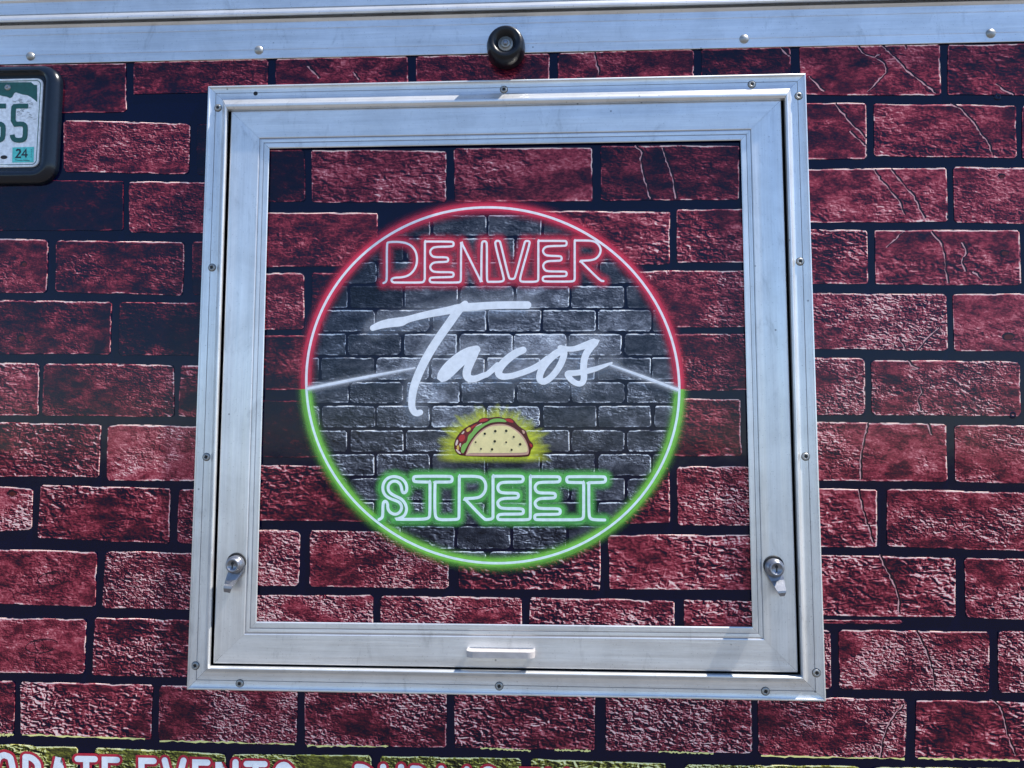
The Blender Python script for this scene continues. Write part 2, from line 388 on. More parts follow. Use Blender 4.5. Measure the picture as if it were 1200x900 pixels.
# every brick the photograph shows on the trailer wall: corners, tone, printed relief, cracks
wall_bricks = [
 # first course, under the rail
 (Q(-70,78,148,74,148,131,-70,134), .34, .3), (Q(157,73,314,69,312,128,157,133), .36, .3), (Q(323,69,478,66,478,124,323,127), .42, .25, [[(360,78),(374,92)],[(414,84),(421,94)]]),
 (Q(488,66,644,63,643,121,488,124), .40, .3), (Q(654,62,813,58,812,118,654,121), .44, .3, [[(696,62),(702,88)]]), (Q(822,58,926,55,927,114,822,117), .30, .3, [[(914,56),(925,66)]]),
 (Q(937,55,1101,52,1102,112,940,111), .46, .35, [[(1003,52),(1012,63),(1023,68),(1030,64)],[(1023,66),(1035,74),(1039,84),(1030,94),(1016,108)],[(1031,52),(1045,64),(1062,82),(1078,95),(1096,109)],[(1058,52),(1062,58)],[(948,90),(965,107)]]),
 (Q(1111,53,1275,50,1277,112,1111,111), .36, .3, [[(1166,98),(1175,105),(1188,111)]]),
 # second course
 (Q(-70,142,68,141,68,203,-70,203), .2, .3), (Q(75,141,223,145,221,204,75,201), .46, .55), (Q(231,146,300,146,300,205,231,205), .1, .2),
 (Q(880,121,1015,121,1015,186,880,187), .42, .55, [[(978,122),(990,136),(1000,148),(1010,157),(1014,162)],[(996,154),(1006,164),(1014,171)]]),
 (Q(1024,122,1190,124,1191,185,1024,183), .45, .4, [[(1113,122),(1126,128),(1139,143),(1150,158),(1158,166),(1163,183)]]), (Q(1198,125,1290,126,1290,188,1198,186), .45, .4),
 # third course
 (Q(-22,211,144,212,144,270,-22,270), .13, .2), (Q(151,213,310,214,310,274,152,272), .42, .4),
 (Q(880,199,1109,197,1110,260,880,261), .52, .4, [[(1024,199),(1030,209),(1042,222),(1053,235),(1060,252)],[(1043,198),(1056,214),(1070,229),(1083,256)]]),
 (Q(1117,196,1280,198,1282,263,1119,261), .50, .4),
 # fourth course
 (Q(-95,279,57,281,55,343,-95,342), .42, .4), (Q(66,282,216,284,214,346,65,342), .34, .5), (Q(226,283,330,285,330,346,226,345), .22, .3),
 (Q(880,269,1016,270,1017,332,880,333), .42, .7), (Q(1025,270,1194,270,1196,334,1026,333), .48, .4, [[(1090,271),(1102,284),(1106,300),(1108,318),(1111,332)],[(1127,284),(1132,295),(1126,306),(1131,318)],[(1038,290),(1048,281),(1058,272)],[(1140,318),(1150,328)]]), (Q(1204,271,1350,273,1350,336,1204,335), .5, .4),
 # fifth course
 (Q(-70,351,131,354,129,415,-70,414), .33, .4), (Q(141,354,300,356,300,417,139,416), .17, .35),
 (Q(880,343,1109,345,1110,411,880,408), .52, 1.0, [[(1075,410),(1090,393),(1100,384)],[(1052,396),(1060,408)]]), (Q(1117,345,1290,343,1290,412,1118,411), .52, .35),
 # sixth course
 (Q(-95,424,46,426,45,487,-95,486), .46, .6), (Q(52,426,204,428,204,488,50,487), .36, .5), (Q(212,428,320,429,320,489,209,488), .45, .6),
 (Q(880,419,1013,420,1013,486,880,487), .50, .9), (Q(1021,422,1195,424,1196,488,1022,486), .48, 1.0, [[(1063,423),(1070,430),(1077,432)],[(1078,452),(1080,462),(1074,468),(1079,482)]]), (Q(1205,424,1350,425,1350,490,1205,489), .48, .8),
 # seventh course
 (Q(-70,494,118,497,116,559,-70,558), .38, .8), (Q(127,498,290,500,290,564,125,563), .62, .6),
 (Q(880,493,1108,497,1110,564,880,563), .58, .8, [[(1017,495),(1012,515),(1008,535),(1008,562)],[(1087,497),(1091,510)]]), (Q(1119,498,1290,500,1290,567,1120,565), .56, .9),
 # eighth course
 (Q(-95,566,38,572,37,620,-95,630), .70, 1.3), (Q(48,568,200,573,198,637,44,630), .46, 1.1), (Q(210,574,330,575,330,637,208,636), .45, .9),
 (Q(880,571,1027,574,1028,641,880,641), .54, .8, [[(1006,573),(1009,592),(1016,615),(1023,636)]]), (Q(1040,573,1208,578,1208,646,1039,640), .53, 1.2), (Q(1218,578,1350,580,1350,648,1218,646), .5, 1.2),
 # ninth course
 (Q(-70,642,114,647,111,711,-70,705), .52, .4), (Q(124,646,300,650,300,716,120,712), .46, 1.2),
 (Q(880,649,1119,654,1119,723,880,721), .52, 1.2, [[(1031,650),(1036,663),(1046,682),(1052,700),(1053,720)]]), (Q(1130,654,1290,658,1290,728,1132,724), .52, 1.1),
 # tenth course
 (Q(-95,722,101,726,99,790,-95,786), .50, .4), (Q(112,724,300,729,300,796,108,791), .48, 1.3),
 (Q(930,738,973,738,974,807,930,806), .48, 1.2), (Q(983,738,1159,741,1159,811,984,807), .52, 1.2, [[(1073,740),(1081,755),(1088,772),(1093,790),(1094,804)]]), (Q(1169,740,1330,743,1330,815,1171,811), .5, 1.3),
 # eleventh course
 (Q(-95,796,17,798,16,861,-95,858), .46, 1.0), (Q(24,799,179,803,177,866,24,861), .54, 1.4), (Q(187,803,349,806,348,873,186,868), .52, 1.2), (Q(358,806,523,809,523,876,357,874), .50, 1.2),
 (Q(533,809,697,811,697,879,533,876), .50, 1.2), (Q(710,811,880,815,881,883,710,880), .50, 1.3), (Q(888,816,1062,820,1060,889,889,885), .50, 1.4, [[(1060,825),(1048,837),(1040,850),(1034,868),(1031,888)]]), (Q(1073,820,1245,824,1245,892,1073,889), .50, 1.3, [[(1160,820),(1172,828),(1177,845),(1180,862),(1190,885)]]),
]
FM = lerp(RO, RC, .45)
def frame_clip(q):
    cx = sum(p[0] for p in q)/4; cy = sum(p[1] for p in q)/4
    # the side of the frame that this brick runs under
    if min(p[1] for p in q) > 780 and cx < 1000: i = 2
    elif max(p[1] for p in q) < 136 and 160 < cx < 935: i = 0
    elif cx > 900: i = 1
    else: i = 3
    a, b_ = FM[i], FM[(i+1) % 4]; a, b_ = ((a[0]*2-b_[0], a[1]*2-b_[1]), (b_[0]*2-a[0], b_[1]*2-a[1]))
    return lambda p: PI_clip(p, [(b_, a)])
def PI_clip(pts, edges):
    for (ax, ay), (bx, by) in edges:
        out = []; n = len(pts)
        for i in range(n):
            p, q = pts[i], pts[(i+1) % n]
            sp = (bx-ax)*(p[1]-ay) - (by-ay)*(p[0]-ax); sq = (bx-ax)*(q[1]-ay) - (by-ay)*(q[0]-ax)
            if sp >= 0: out.append(p)
            if (sp >= 0) != (sq >= 0):
                t = sp/(sp-sq); out.append((p[0]+(q[0]-p[0])*t, p[1]+(q[1]-p[1])*t))
        pts = out
        if len(pts) < 3: return []
    return pts
for w in wall_bricks:
    brick(truck, w[0], w[1], w[2], RED, clip=frame_clip(w[0]), cracks=w[3] if len(w) > 3 else ())
def doodle(cx, cy):
    oval = [(cx + 19*math.cos(t) , cy + 8*math.sin(t) - 2*math.cos(t), random.uniform(.6, 1.3)) for t in [k*2*math.pi/18 + .6 for k in range(17)]]
    mb = MB(); d = .0013
    ribbon(mb, oval, 1, d, 0, False, rise=2e-6)
    for st in ([(cx-13, cy-5), (cx+2, cy-6)], [(cx-9, cy-5), (cx-7, cy+4), (cx-4, cy+7)], [(cx-2, cy+3), (cx+2, cy-2), (cx+1, cy+5), (cx+6, cy+1)], [(cx+6, cy+1), (cx+9, cy+6), (cx+13, cy+2)]):
        ribbon(mb, chaikin(st, 1), .9, d + .00012, 0, False, rise=2e-6)
    mb.build('printed_scribble', M_CRACKD, truck, recalc=False)
doodle(63, 678); doodle(49, 757)
for x, y, w, h in ((1177, 296, 6.5, 4), (1181, 394, 8, 5), (1174, 206, 5, 3.5), (25, 396, 6, 5), (28, 309, 4.5, 3.5), (14, 578, 6, 4)):
    mb = MB(); q = [(x + w*math.cos(t)*random.uniform(.8, 1.1), y + h*math.sin(t)*random.uniform(.8, 1.1)) for t in [k*math.pi/7 for k in range(14)]]
    poly(mb, q, .00135, 0); poly(mb, [(x + (a-x)*.72 + .6, y + (b_-y)*.66 + .8) for a, b_ in q], .00142, 1)
    mb.build('printed_knot', [M_CRACKD, M_RUST], truck, recalc=False)
for x, y in ((1169, 113), (1187, 486)):
    c = P(x, y, .001); mb = MB(); lathe(mb, (c.x, c.z), [(4.6*PX, .0), (4.2*PX, .0010), (3.0*PX, .0014), (1.6*PX, .0014), (1.2*PX, .0008), (.00001, .0008)], 16); mb.build('panel_rivet', M_MORTAR, truck)
# thin broken strip under the ninth course
brick(truck, Q(940,726,1060,727,1058,731.5,940,730), .30, .3, RED)
# twelfth course, printed as if lit yellow-green by the lettering
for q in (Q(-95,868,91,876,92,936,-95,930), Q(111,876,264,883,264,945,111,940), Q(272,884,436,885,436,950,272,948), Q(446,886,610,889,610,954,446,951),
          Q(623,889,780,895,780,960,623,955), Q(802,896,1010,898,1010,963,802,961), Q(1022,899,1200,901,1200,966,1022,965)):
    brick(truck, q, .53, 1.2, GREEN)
# yellow-lit lower edges of the eleventh course
for (x0, y0, x1, y1) in ((0,861,16,861),(26,861,170,866),(187,868,345,872),(360,874,455,875),(563,877,622,880),(650,879,692,880),(772,881,836,883),(892,886,1060,889),(1076,889,1195,891)):
    yl = MB(); pts = [(x0 + (x1-x0)*k/30, y0 + (y1-y0)*k/30 + random.uniform(-.8, .8), max(.35, random.gauss(1.5, .7))) for k in range(31)]
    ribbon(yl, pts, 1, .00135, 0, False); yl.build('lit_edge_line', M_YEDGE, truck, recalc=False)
# the wrap goes on beyond the picture
ext = []
def course(y0l, y0r, y1l, y1r, xs, xe, off):
    x = xs + off
    def at(x, a, b_): return a + (b_-a)*(x-xs)/(xe-xs)
    while x < xe - 30:
        x2 = min(x + 163, xe); ext.append((x, at(x, y0l, y0r), x2, at(x2, y0l, y0r), x2, at(x2, y1l, y1r), x, at(x, y1l, y1r))); x = x2 + 9
for k in range(12):
    ya = 78 + k*71.6
    course(ya-6, ya, ya+57, ya+62, -560, -104 if k % 2 else -80, -90*(k % 2))
for k in range(12):
    ya = 50 + k*77.2
    course(ya, ya+9, ya+68, ya+76, 1300 if k % 2 == 0 else 1360, 1800, 0)
for k in range(4):
    course(942+k*73, 977+k*79, 1004+k*73, 1045+k*79, -560, 1800, -80*(k % 2))
for e in ext[:110]: brick(truck, Q(*e), .48, 1.0, RED, step=60)

# ------------------------------------------------------------------ bottom lettering, cut by the picture's lower edge
GL = {
 'C': [[(1,.18),(.75,0),(.25,0),(0,.25),(0,.75),(.25,1),(.75,1),(1,.82)]],
 'O': [[(.5,0),(.15,.05),(0,.35),(0,.7),(.2,1),(.8,1),(1,.7),(1,.35),(.85,.05),(.5,0)]],
 'R': [[(.05,1),(.05,.02)],[(.05,.02),(.5,.03),(1,.2),(.95,.42),(.1,.52)],[(.35,.5),(1,1)]],
 'P': [[(.05,1),(.05,.02)],[(.05,.02),(.5,.03),(1,.2),(.95,.45),(.1,.55)]],
 'A': [[(0,1),(.5,0),(1,1)],[(.2,.65),(.8,.65)]],
 'T': [[(0,.03),(1,.03)],[(.5,.05),(.5,1)]],
 'E': [[(1,.03),(.05,.03),(.05,1),(1,1)],[(.05,.5),(.8,.5)]],
 'V': [[(0,0),(.5,1),(1,0)]],
 'N': [[(0,1),(0,0),(1,1),(1,0)]],
 'S': [[(1,.15),(.6,0),(.1,.1),(.05,.38),(.9,.6),(.95,.88),(.5,1),(0,.85)]],
 'U': [[(0,0),(0,.75),(.3,1),(.7,1),(1,.75),(1,0)]],
 'B': [[(.05,1),(.05,.02)],[(.05,.02),(.6,.03),(.95,.25),(.6,.48),(.1,.5)],[(.1,.5),(.7,.52),(1,.75),(.7,.98),(.05,1)]],
 'L': [[(0,0),(0,1),(.9,1)]], 'I': [[(.5,0),(.5,1)]],
}
row = [('C',-116,-96),('O',-86,-66),('R',-56,-38),('P',-27,-9),('O',-5,15),('R',29,45),('A',59,78),('T',91,111),('E',122,137),('E',165,180),('V',193,215),('E',228,243),('N',256,276),('T',289,310),('S',324,340),
       ('P',418,436),('U',449,470),('B',483,500),('L',517,533),('I',542,552),('C',564,580),('E',614,630),('V',642,664),('E',678,694),('N',708,728),('T',742,762),('S',775,792)]
lt = bpy.data.objects.new('lettering', None); COL.objects.link(lt); lt.parent = truck
for ch, x0, x1 in row:
    yt = 885.3 + (x0 - 0) * .0297; hh = 44
    if ch in 'CO' : yt -= .5
    mbl = MB()
    for si, s_ in enumerate(GL[ch]):
        pts = [(x0 + a*(x1-x0), yt + b_*hh + a*.3) for a, b_ in s_]
        pts = chaikin(resample(pts, 9), 2) if ch not in 'TENVLIA' else resample(pts, 12)
        ribbon(mbl, pts, 13.5, .0015 + si*.00006, 1, rise=1.5e-6); ribbon(mbl, pts, 7.2, .0019 + si*.00006, 0, rise=1.5e-6)
    mbl.build('letter', [M_WHITE, M_LRED], lt, recalc=False)

# ------------------------------------------------------------------ roof rail
rail = thing('roof_rail', 'aluminium edge rail with round bead running along the top of the trailer', 'trim')
prof = [(0, 62.4), (.0030, 62.2), (.0036, 61.6), (.0036, 52), (.0033, 51.6), (.0036, 51.2), (.0036, 28), (.0032, 27.6), (.0036, 27.2), (.0036, 19.5), (.0046, 18.6), (.0075, 15.2), (-.008, 15.0), (-.008, 11.8),
        (.0060, 11.6), (.0082, 10.6), (.0092, 8.6), (.0088, 6.6), (.0070, 4.6), (.0040, 3.2), (.0020, 3.0), (.0020, 2.2), (.0032, 2.0), (.0032, -12), (.0040, -12.5), (.006, -15), (.007, -22), (.004, -26), (-.05, -26)]
pr = [(d, P(600, y, d).z) for d, y in prof]
rm = MB(); xs = [XL + (XR-XL)*k/8 for k in range(9)]
ids = [[rm.vert((x, -d, z)) for d, z in pr] for x in xs]
for a, b_ in zip(ids, ids[1:]):
    for k in range(len(pr)-1): rm.face([a[k], a[k+1], b_[k+1], b_[k]], 0)
rm.build('edge_profile', M_ALUH, rail, recalc=False)
def rivet(x, y, r=5.0):
    c = P(x, y, .0036); mb = MB(); rr = r*PX
    lathe(mb, (c.x, c.z), [(rr*1.15, .0034), (rr*1.1, .0042), (rr*.95, .0062), (rr*.6, .0078), (rr*.25, .0084), (.00001, .0084)], 20)
    mb.build('rivet', M_STEEL, rail)
for x, y in ((-240, 72), (36, 66), (303.5, 58.8), (872, 45.8), (1161, 39.3), (1440, 33)): rivet(x, y, 5.0)

# ------------------------------------------------------------------ the hatch
hatch = thing('service_hatch', 'square aluminium service hatch with a round neon style taco sign printed on its panel', 'hatch')
def rails(name, prof, mats):
    """prof = [(rect, depth, material)], one mitred rail per side"""
    out = []
    for s in range(4):
        mb = MB(); j = (s+1) % 4
        # small gap at the mitre
        pts = []
        for rc, d, mi in prof:
            a, b_ = P(*rc[s], d), P(*rc[j], d); e = (b_-a).normalized() * .00018
            pts.append([a + e, a.lerp(b_, .33), a.lerp(b_, .66), b_ - e])
        for k in range(len(prof)-1):
            for q in range(3): mb.quad(pts[k][q], pts[k][q+1], pts[k+1][q+1], pts[k+1][q], prof[k+1][2])
        out.append(mb.build(name, [mats[s % 2], M_BLACK, M_GROOVE_SHADE], hatch, recalc=False))
    return out
L_ = lambda t: lerp(RO, RC, t)
CG = lambda t: lerp(RC, RG, t)
fr = rails('frame_rail', [(RO, 0, 0), (RO, .0044, 0), (L_(.05), .0052, 0), (L_(.10), .0050, 0), (L_(.12), .0040, 0), (L_(.17), .0033, 0), (L_(.24), .0028, 0), (L_(.33), .0024, 0), (L_(.44), .0022, 0), (L_(.52), .0021, 0), (L_(.535), .0014, 2), (L_(.56), .0021, 0), (L_(.75), .0021, 0), (L_(.93), .0026, 0), (CG(0), .0034, 0),
     (CG(.08), .0050, 0), (CG(.20), .0084, 0), (CG(.36), .0118, 0), (CG(.46), .0122, 0), (CG(.56), .0120, 0), (CG(.78), .0095, 0), (CG(.95), .0050, 0), (CG(1), .0020, 0), (CG(1), -.020, 1)], [M_ALUH, M_ALUV])
DS = lambda t: lerp(RD, RS, t)
SP = lambda t: lerp(RS, RP, t)
dr = rails('door_rail', [(RD, -.018, 1), (RD, .0050, 1), (DS(.012), .0060, 0), (DS(.04), .0066, 0), (DS(.97), .0066, 0), (DS(1), .0061, 0), (SP(.07), .0052, 2), (SP(.18), .0058, 0), (SP(.42), .0056, 0), (SP(.465), .0050, 2), (SP(.52), .0056, 0), (SP(.9), .0056, 0), (SP(1), .0046, 0), (SP(1.0), -.004, 1)], [M_ALUH, M_ALUV])
gk = MB()
for i in range(4):
    j = (i+1) % 4; A, B2 = lerp(RC, RG, .5), lerp(RD, RS, .3)
    gk.quad(P(*A[i], -.018), P(*A[j], -.018), P(*B2[j], -.018), P(*B2[i], -.018))
gk.build('gap_seal', M_BLACK, hatch, recalc=False)

def screw(x, y, parent, d=.0024, hole=False, r=4.3):
    c = P(x, y, d); mb = MB(); rr = r*PX
    if hole:
        lathe(mb, (c.x, c.z), [(rr*.62, d + .0001), (rr*.5, d + .0003), (.00001, d + .0003)], 14, 1)
        mb.build('screw_hole', [M_STEEL, M_BLACK], parent); return
    lathe(mb, (c.x, c.z), [(rr*1.12, d + .0001), (rr*1.12, d + .0004), (rr*1.0, d + .0005), (rr*.99, d + .0011), (rr*.8, d + .0020), (rr*.45, d + .0024), (rr*.42, d + .0016), (.0001, d + .0014)], 20,
          ms=[1, 1, 0, 0, 0, 0, 1, 1])
    a = random.uniform(0, 1.5)
    for k in range(2):
        t = a + k*math.pi/2; ux, uz = math.cos(t), math.sin(t); h1, h2 = rr*.5, rr*.13; dd = -(d + .00246)
        mb.face([mb.vert((c.x + ux*s1*h1 - uz*s2*h2, dd - k*.00004, c.z + uz*s1*h1 + ux*s2*h2)) for s1, s2 in ((-1,-1),(1,-1),(1,1),(-1,1))], 1)
    mb.build('screw', [M_STEEL, M_BLACK], parent, recalc=False)
for x, y in ((590.5, 105), (881, 99)): screw(x, y, fr[0])
screw(299.5, 109.5, fr[0], hole=True)
for x, y in ((936, 112.5), (937.5, 306.5), (944, 535), (956.8, 788.5)): screw(x, y, fr[1])
for x, y in ((281, 801), (585, 804), (897, 810)): screw(x, y, fr[2])
for x, y in ((255.5, 126.5), (248.5, 313.5), (242, 535.5), (229, 780)): screw(x, y, fr[3])

DP = -.0005                       # printed door panel
panel = MB(); big = lerp(RS, RP, .7)
panel.face([panel.vert(P(x, y, DP)) for x, y in big]); panel_o = panel.build('door_panel', M_MORTAR, hatch, recalc=False)
panel_edges = [(big[i], big[(i+1) % 4]) for i in range(4)]
RCX, RCY = 577.5, 451.5; RX, RY = 218.5, 208.5
def ring_pt(t, off=0.0):
    """ring of the sign; slight skew follows the hatch's perspective"""
    x = math.cos(t); y = math.sin(t)
    cx = RCX + 5.5 * y; 
    return (cx + (RX + off) * x, RCY + (RY + off) * y + 3.0 * 0)
circ = [ring_pt(2*math.pi*k/72, -1) for k in range(72)]
circ_edges = [(circ[i], circ[(i+1) % 72]) for i in range(72)]
door_bricks = [
 (Q(300,176,357,176,357,236,300,236), .20, .3), (Q(365,176,523,177,523,237,366,237), .50, .45), (Q(532,174,694,173,694,236,533,236), .52, .5), (Q(704,171,866,171,866,234,705,235), .36, .45, [[(745,171),(752,178),(750,190),(756,215),(762,234)],[(776,173),(781,190),(788,210),(792,234)]]),
 (Q(290,249,443,250,440,311,290,313), .42, .3), (Q(620,247,785,249,784,310,640,311), .44, .6), (Q(793,246,900,244,900,307,793,308), .45, .55),
 (Q(290,320,356,320,356,386,290,386), .44, .5), (Q(366,320,520,322,520,386,366,386), .14, .3), (Q(700,318,900,317,900,383,700,384), .50, .6),
 (Q(290,393,450,394,450,457,290,457), .34, .3), (Q(700,392,900,391,900,457,700,458), .38, .7),
 (Q(280,469,430,470,430,536,280,536), .15, .3), (Q(700,467,867,468,869,534,700,535), .36, .4),
 (Q(280,545,480,546,480,611,280,610), .38, .7), (Q(640,547,784,548,785,613,640,613), .38, .6), (Q(793,547,905,547,905,616,795,615), .56, 1.0),
 (Q(270,621,352,622,350,687,270,686), .58, 1.0), (Q(363,622,527,624,525,690,363,687), .50, 1.1), (Q(537,624,704,625,703,691,538,690), .40, .9), (Q(713,627,905,627,905,691,714,690), .56, .9),
 (Q(270,698,437,697,437,760,270,760), .54, 1.2), (Q(446,698,611,701,611,762,445,760), .54, 1.0), (Q(621,700,790,704,791,765,621,764), .52, 1.3), (Q(802,703,905,705,905,770,802,770), .56, 1.3)]
for w in door_bricks:
    brick(panel_o, w[0], w[1], w[2], RED, d0=DP + .0002, h=.0008, cracks=w[3] if len(w) > 3 else (), clip=lambda p: PI_clip(p, panel_edges))
# dark disc of the sign
D1 = DP + .0016
sign = MB(); sign.face([sign.vert(P(*ring_pt(2*math.pi*k/96, 2), D1)) for k in range(96)])
sign_o = sign.build('sign_disc', M_MORTAR, hatch, recalc=False)
grows = [(252.5,276,508),(279.5,305,541),(307.5,332,508.5),(335.5,360.5,540),(363.5,388,507),(391.5,416,538),(419.5,444.5,506),(448,472,541),(476,500.5,507),(504.5,529,540),(532.5,557,506.5),(561,586,540),(589,614,506.5),(617,643,537),(646.5,670,508)]
for i, (y0, y1, j0) in enumerate(grows):
    for k in range(-4, 6):
        x0 = j0 + k*64.8 - 64.8 + (random.uniform(-1, 1)); x1 = x0 + 61.3
        cx = (x0+x1)/2; cy = (y0+y1)/2
        # printed light falls off towards the ring's left and upper right
        t = .52 - .16*max(0, (math.hypot((cx-585)/215, (cy-455)/208) - .45)) + random.uniform(-.12, .09)
        if cx < 470 and cy < 420: t -= .10
        if 335 < cy < 500 and 480 < cx < 700: t += .10
        if random.random() < .12: t -= .14
        brick(sign_o, Q(x0,y0,x1,y0,x1,y1,x0,y1), t, .25 + (.9 if cy > 440 else .35)*random.uniform(.5, 1.0), GREY, d0=D1 + .0001, h=.0005, scale=.6, step=30, jit=.5,
              clip=lambda p: PI_clip(p, circ_edges))
# ring
def arc(name, t0, t1, line_mat, glow_mat):
    N = 80; offs = [(-14,0),(-10.5,.05),(-8,.20),(-5.8,.56),(-3.2,.96),(3.2,.96),(5.8,.56),(8,.20),(10.5,.05),(14,0)]
    gm_ = MB(); rows = []
    for k in range(N+1):
        t = t0 + (t1-t0)*k/N
        rows.append([gm_.vert(P(*ring_pt(t, o_), DP + .0024), (al, al, al, 1)) for o_, al in offs])
    for a, b_ in zip(rows, rows[1:]):
        for q in range(len(offs)-1): gm_.face([a[q], a[q+1], b_[q+1], b_[q]])
    g_ = gm_.build('ring_glow', glow_mat, hatch, attrs=True, recalc=False)
    l_ = MB(); ribbon(l_, [ring_pt(t0 + (t1-t0)*k/N) for k in range(N+1)], 2.9, DP + .0029, 0, False)
    l_.build('neon_line', line_mat, g_, recalc=False)
TS = math.asin((456-RCY)/RY)
arc('upper', math.pi - TS, 2*math.pi + TS, M_NEONP, M_RGLOW)
arc('lower', TS, math.pi - TS, M_NEONG, M_GGLOW)

# neon words
def seg(o, s, pts): return [(o[0] + x/s, o[1] + y/s) for x, y in pts]
A_, B_ = ((440,265), 8.571), ((570,265), 8.0)
den = [seg(*A_, [(80,572),(105,560),(115,530),(113,180),(130,158),(265,158),(350,185),(402,245),(420,320),(412,395),(380,455),(330,498),(265,515),(180,518),(155,540),(175,565),(210,567),(455,567),(485,560),(495,530)]),
       seg(*A_, [(495,530),(497,155),(497,155),(755,155),(785,162),(785,198),(755,205),(600,208),(565,225),(545,260),(565,300),(600,312),(695,312),(730,318),(730,355),(695,360),(600,362),(565,378),(545,412),(565,448),(600,462),(750,462),(785,468),(785,506),(750,512),(580,515),(545,522),(545,560),(580,567),(820,567),(855,560),(858,530)]),
       seg(*A_, [(858,530),(861,160),(861,160),(1062,560),(1062,560),(1066,190),(1075,152),(1112,152),(1120,190),(1118,530),(1128,560)]) + seg(*B_, [(25,522),(40,522)]),
       seg(*B_, [(40,522),(130,522),(165,512),(160,470),(80,170),(88,138),(125,138),(135,170),(208,475),(220,495),(260,495),(272,470),(355,165),(365,138),(405,140),(405,170),(318,470),(315,515),(345,522),(380,522)]),
       seg(*B_, [(380,522),(460,522),(485,512),(487,480),(487,138),(487,138),(725,138),(752,142),(752,180),(725,185),(575,187),(540,205),(528,235),(545,265),(575,278),(675,280),(705,285),(705,320),(675,325),(575,327),(542,345),(530,375),(545,410),(575,425),(725,425),(752,430),(752,465),(725,470),(560,470),(528,478),(528,512),(560,520),(795,520),(825,512),(828,480)]),
       seg(*B_, [(828,480),(828,135),(828,135),(980,135),(1030,150),(1065,190),(1074,235),(1050,288),(1000,320),(880,325),(880,325),(1068,512),(1097,515)])]
C_, D_ = ((435,545), 8.276), ((570,545), 8.0)
stt = [seg(*C_, [(75,530),(105,512),(113,480),(113,370),(135,345),(160,370),(160,425),(185,462),(235,482),(280,458),(300,410),(280,365),(240,345),(180,325),(130,290),(108,230),(122,165),(165,120),(230,108),(300,130),(340,180),(348,235),(330,272),(300,265),(292,200),(262,162),(215,152),(175,178),(160,220),(175,265),(230,300),(290,325),(330,370),(347,430),(325,490),(280,515),(230,526),(400,526)]),
       seg(*C_, [(400,526),(520,525),(560,512),(570,480),(570,165),(570,165),(440,163),(410,155),(410,115),(440,108),(755,108),(785,115),(785,158),(755,165),(620,165),(620,165),(616,300),(618,480),(635,520),(680,530),(720,530)]),
       seg(*C_, [(720,530),(825,528),(850,518),(852,480),(855,108),(855,108),(1040,108),(1090,135),(1115,190),(1105,260),(1060,310),(1000,322),(905,325),(905,325),(1095,525),(1120,528)]),
       seg(*D_, [(0,512),(40,508),(62,495),(62,460),(62,105),(62,105),(310,103),(345,110),(345,152),(310,160),(150,160),(115,180),(104,215),(120,250),(160,262),(265,262),(300,268),(300,305),(265,310),(150,312),(112,335),(104,360),(120,395),(160,408),(310,408),(347,415),(347,455),(310,460),(140,460),(106,470),(106,508),(140,513),(250,513)]),
       seg(*D_, [(250,513),(380,513),(410,505),(412,470),(412,108),(412,108),(655,108),(690,112),(690,154),(655,160),(500,160),(465,180),(453,215),(470,250),(505,262),(610,262),(647,268),(647,305),(610,310),(500,312),(465,335),(453,360),(470,395),(505,408),(655,408),(692,415),(692,457),(655,462),(485,462),(453,470),(453,508),(485,513),(700,513)]),
       seg(*D_, [(700,513),(870,513),(905,500),(912,470),(912,165),(912,165),(785,163),(753,158),(753,114),(785,108),(1085,108),(1117,114),(1117,156),(1085,163),(960,165),(960,165),(960,460),(972,502),(1010,513),(1110,515)])]
def glow_grid(name, mat, x0, y0, x1, y1, step, fn, d, parent):
    mb = MB(); nx = int((x1-x0)/step); ny = int((y1-y0)/step); idx = {}; al = {}
    for i in range(nx+1):
        for j in range(ny+1): al[i, j] = fn(x0 + i*step, y0 + j*step)
    for i in range(nx):
        for j in range(ny):
            ks = ((i,j),(i+1,j),(i+1,j+1),(i,j+1))
            if max(al[k] for k in ks) < .01: continue
            for k in ks:
                if k not in idx:
                    a = al[k]; idx[k] = mb.vert(P(x0 + k[0]*step, y0 + k[1]*step, d), (a, a, a, 1))
            mb.face([idx[k] for k in ks])
    return mb.build(name, mat, parent, attrs=True, recalc=False)
def dist_field(paths):
    pts = np.array([p for pa in paths for p in resample(pa, 1.5)])[:, :2]
    return lambda x, y: float(np.min(np.hypot(pts[:, 0]-x, pts[:, 1]-y)))
def soft(d, r0, r1): return 0 if d > r1 else (1 if d < r0 else (1 - (d-r0)/(r1-r0))**1.4)
for paths, gmat, lmat, w, box_, r0, r1, amp in ((den, M_RGLOW2, M_NEONP, 2.5, (440,268,718,344), 2.4, 10.5, .86), (stt, M_GGLOW2, M_NEONG, 3.5, (430,546,722,622), 3.0, 10.5, .86)):
    df = dist_field(paths)
    wo_ = glow_grid('neon_word', gmat, *box_, 1.9, lambda x, y: amp*soft(df(x, y), r0, r1), DP + .00262, hatch)
    for pa in paths:
        mb = MB(); ribbon(mb, chaikin(pa, 2), w, DP + .00295, 0, True, rise=2e-7); mb.build('letter', lmat, wo_, recalc=False)

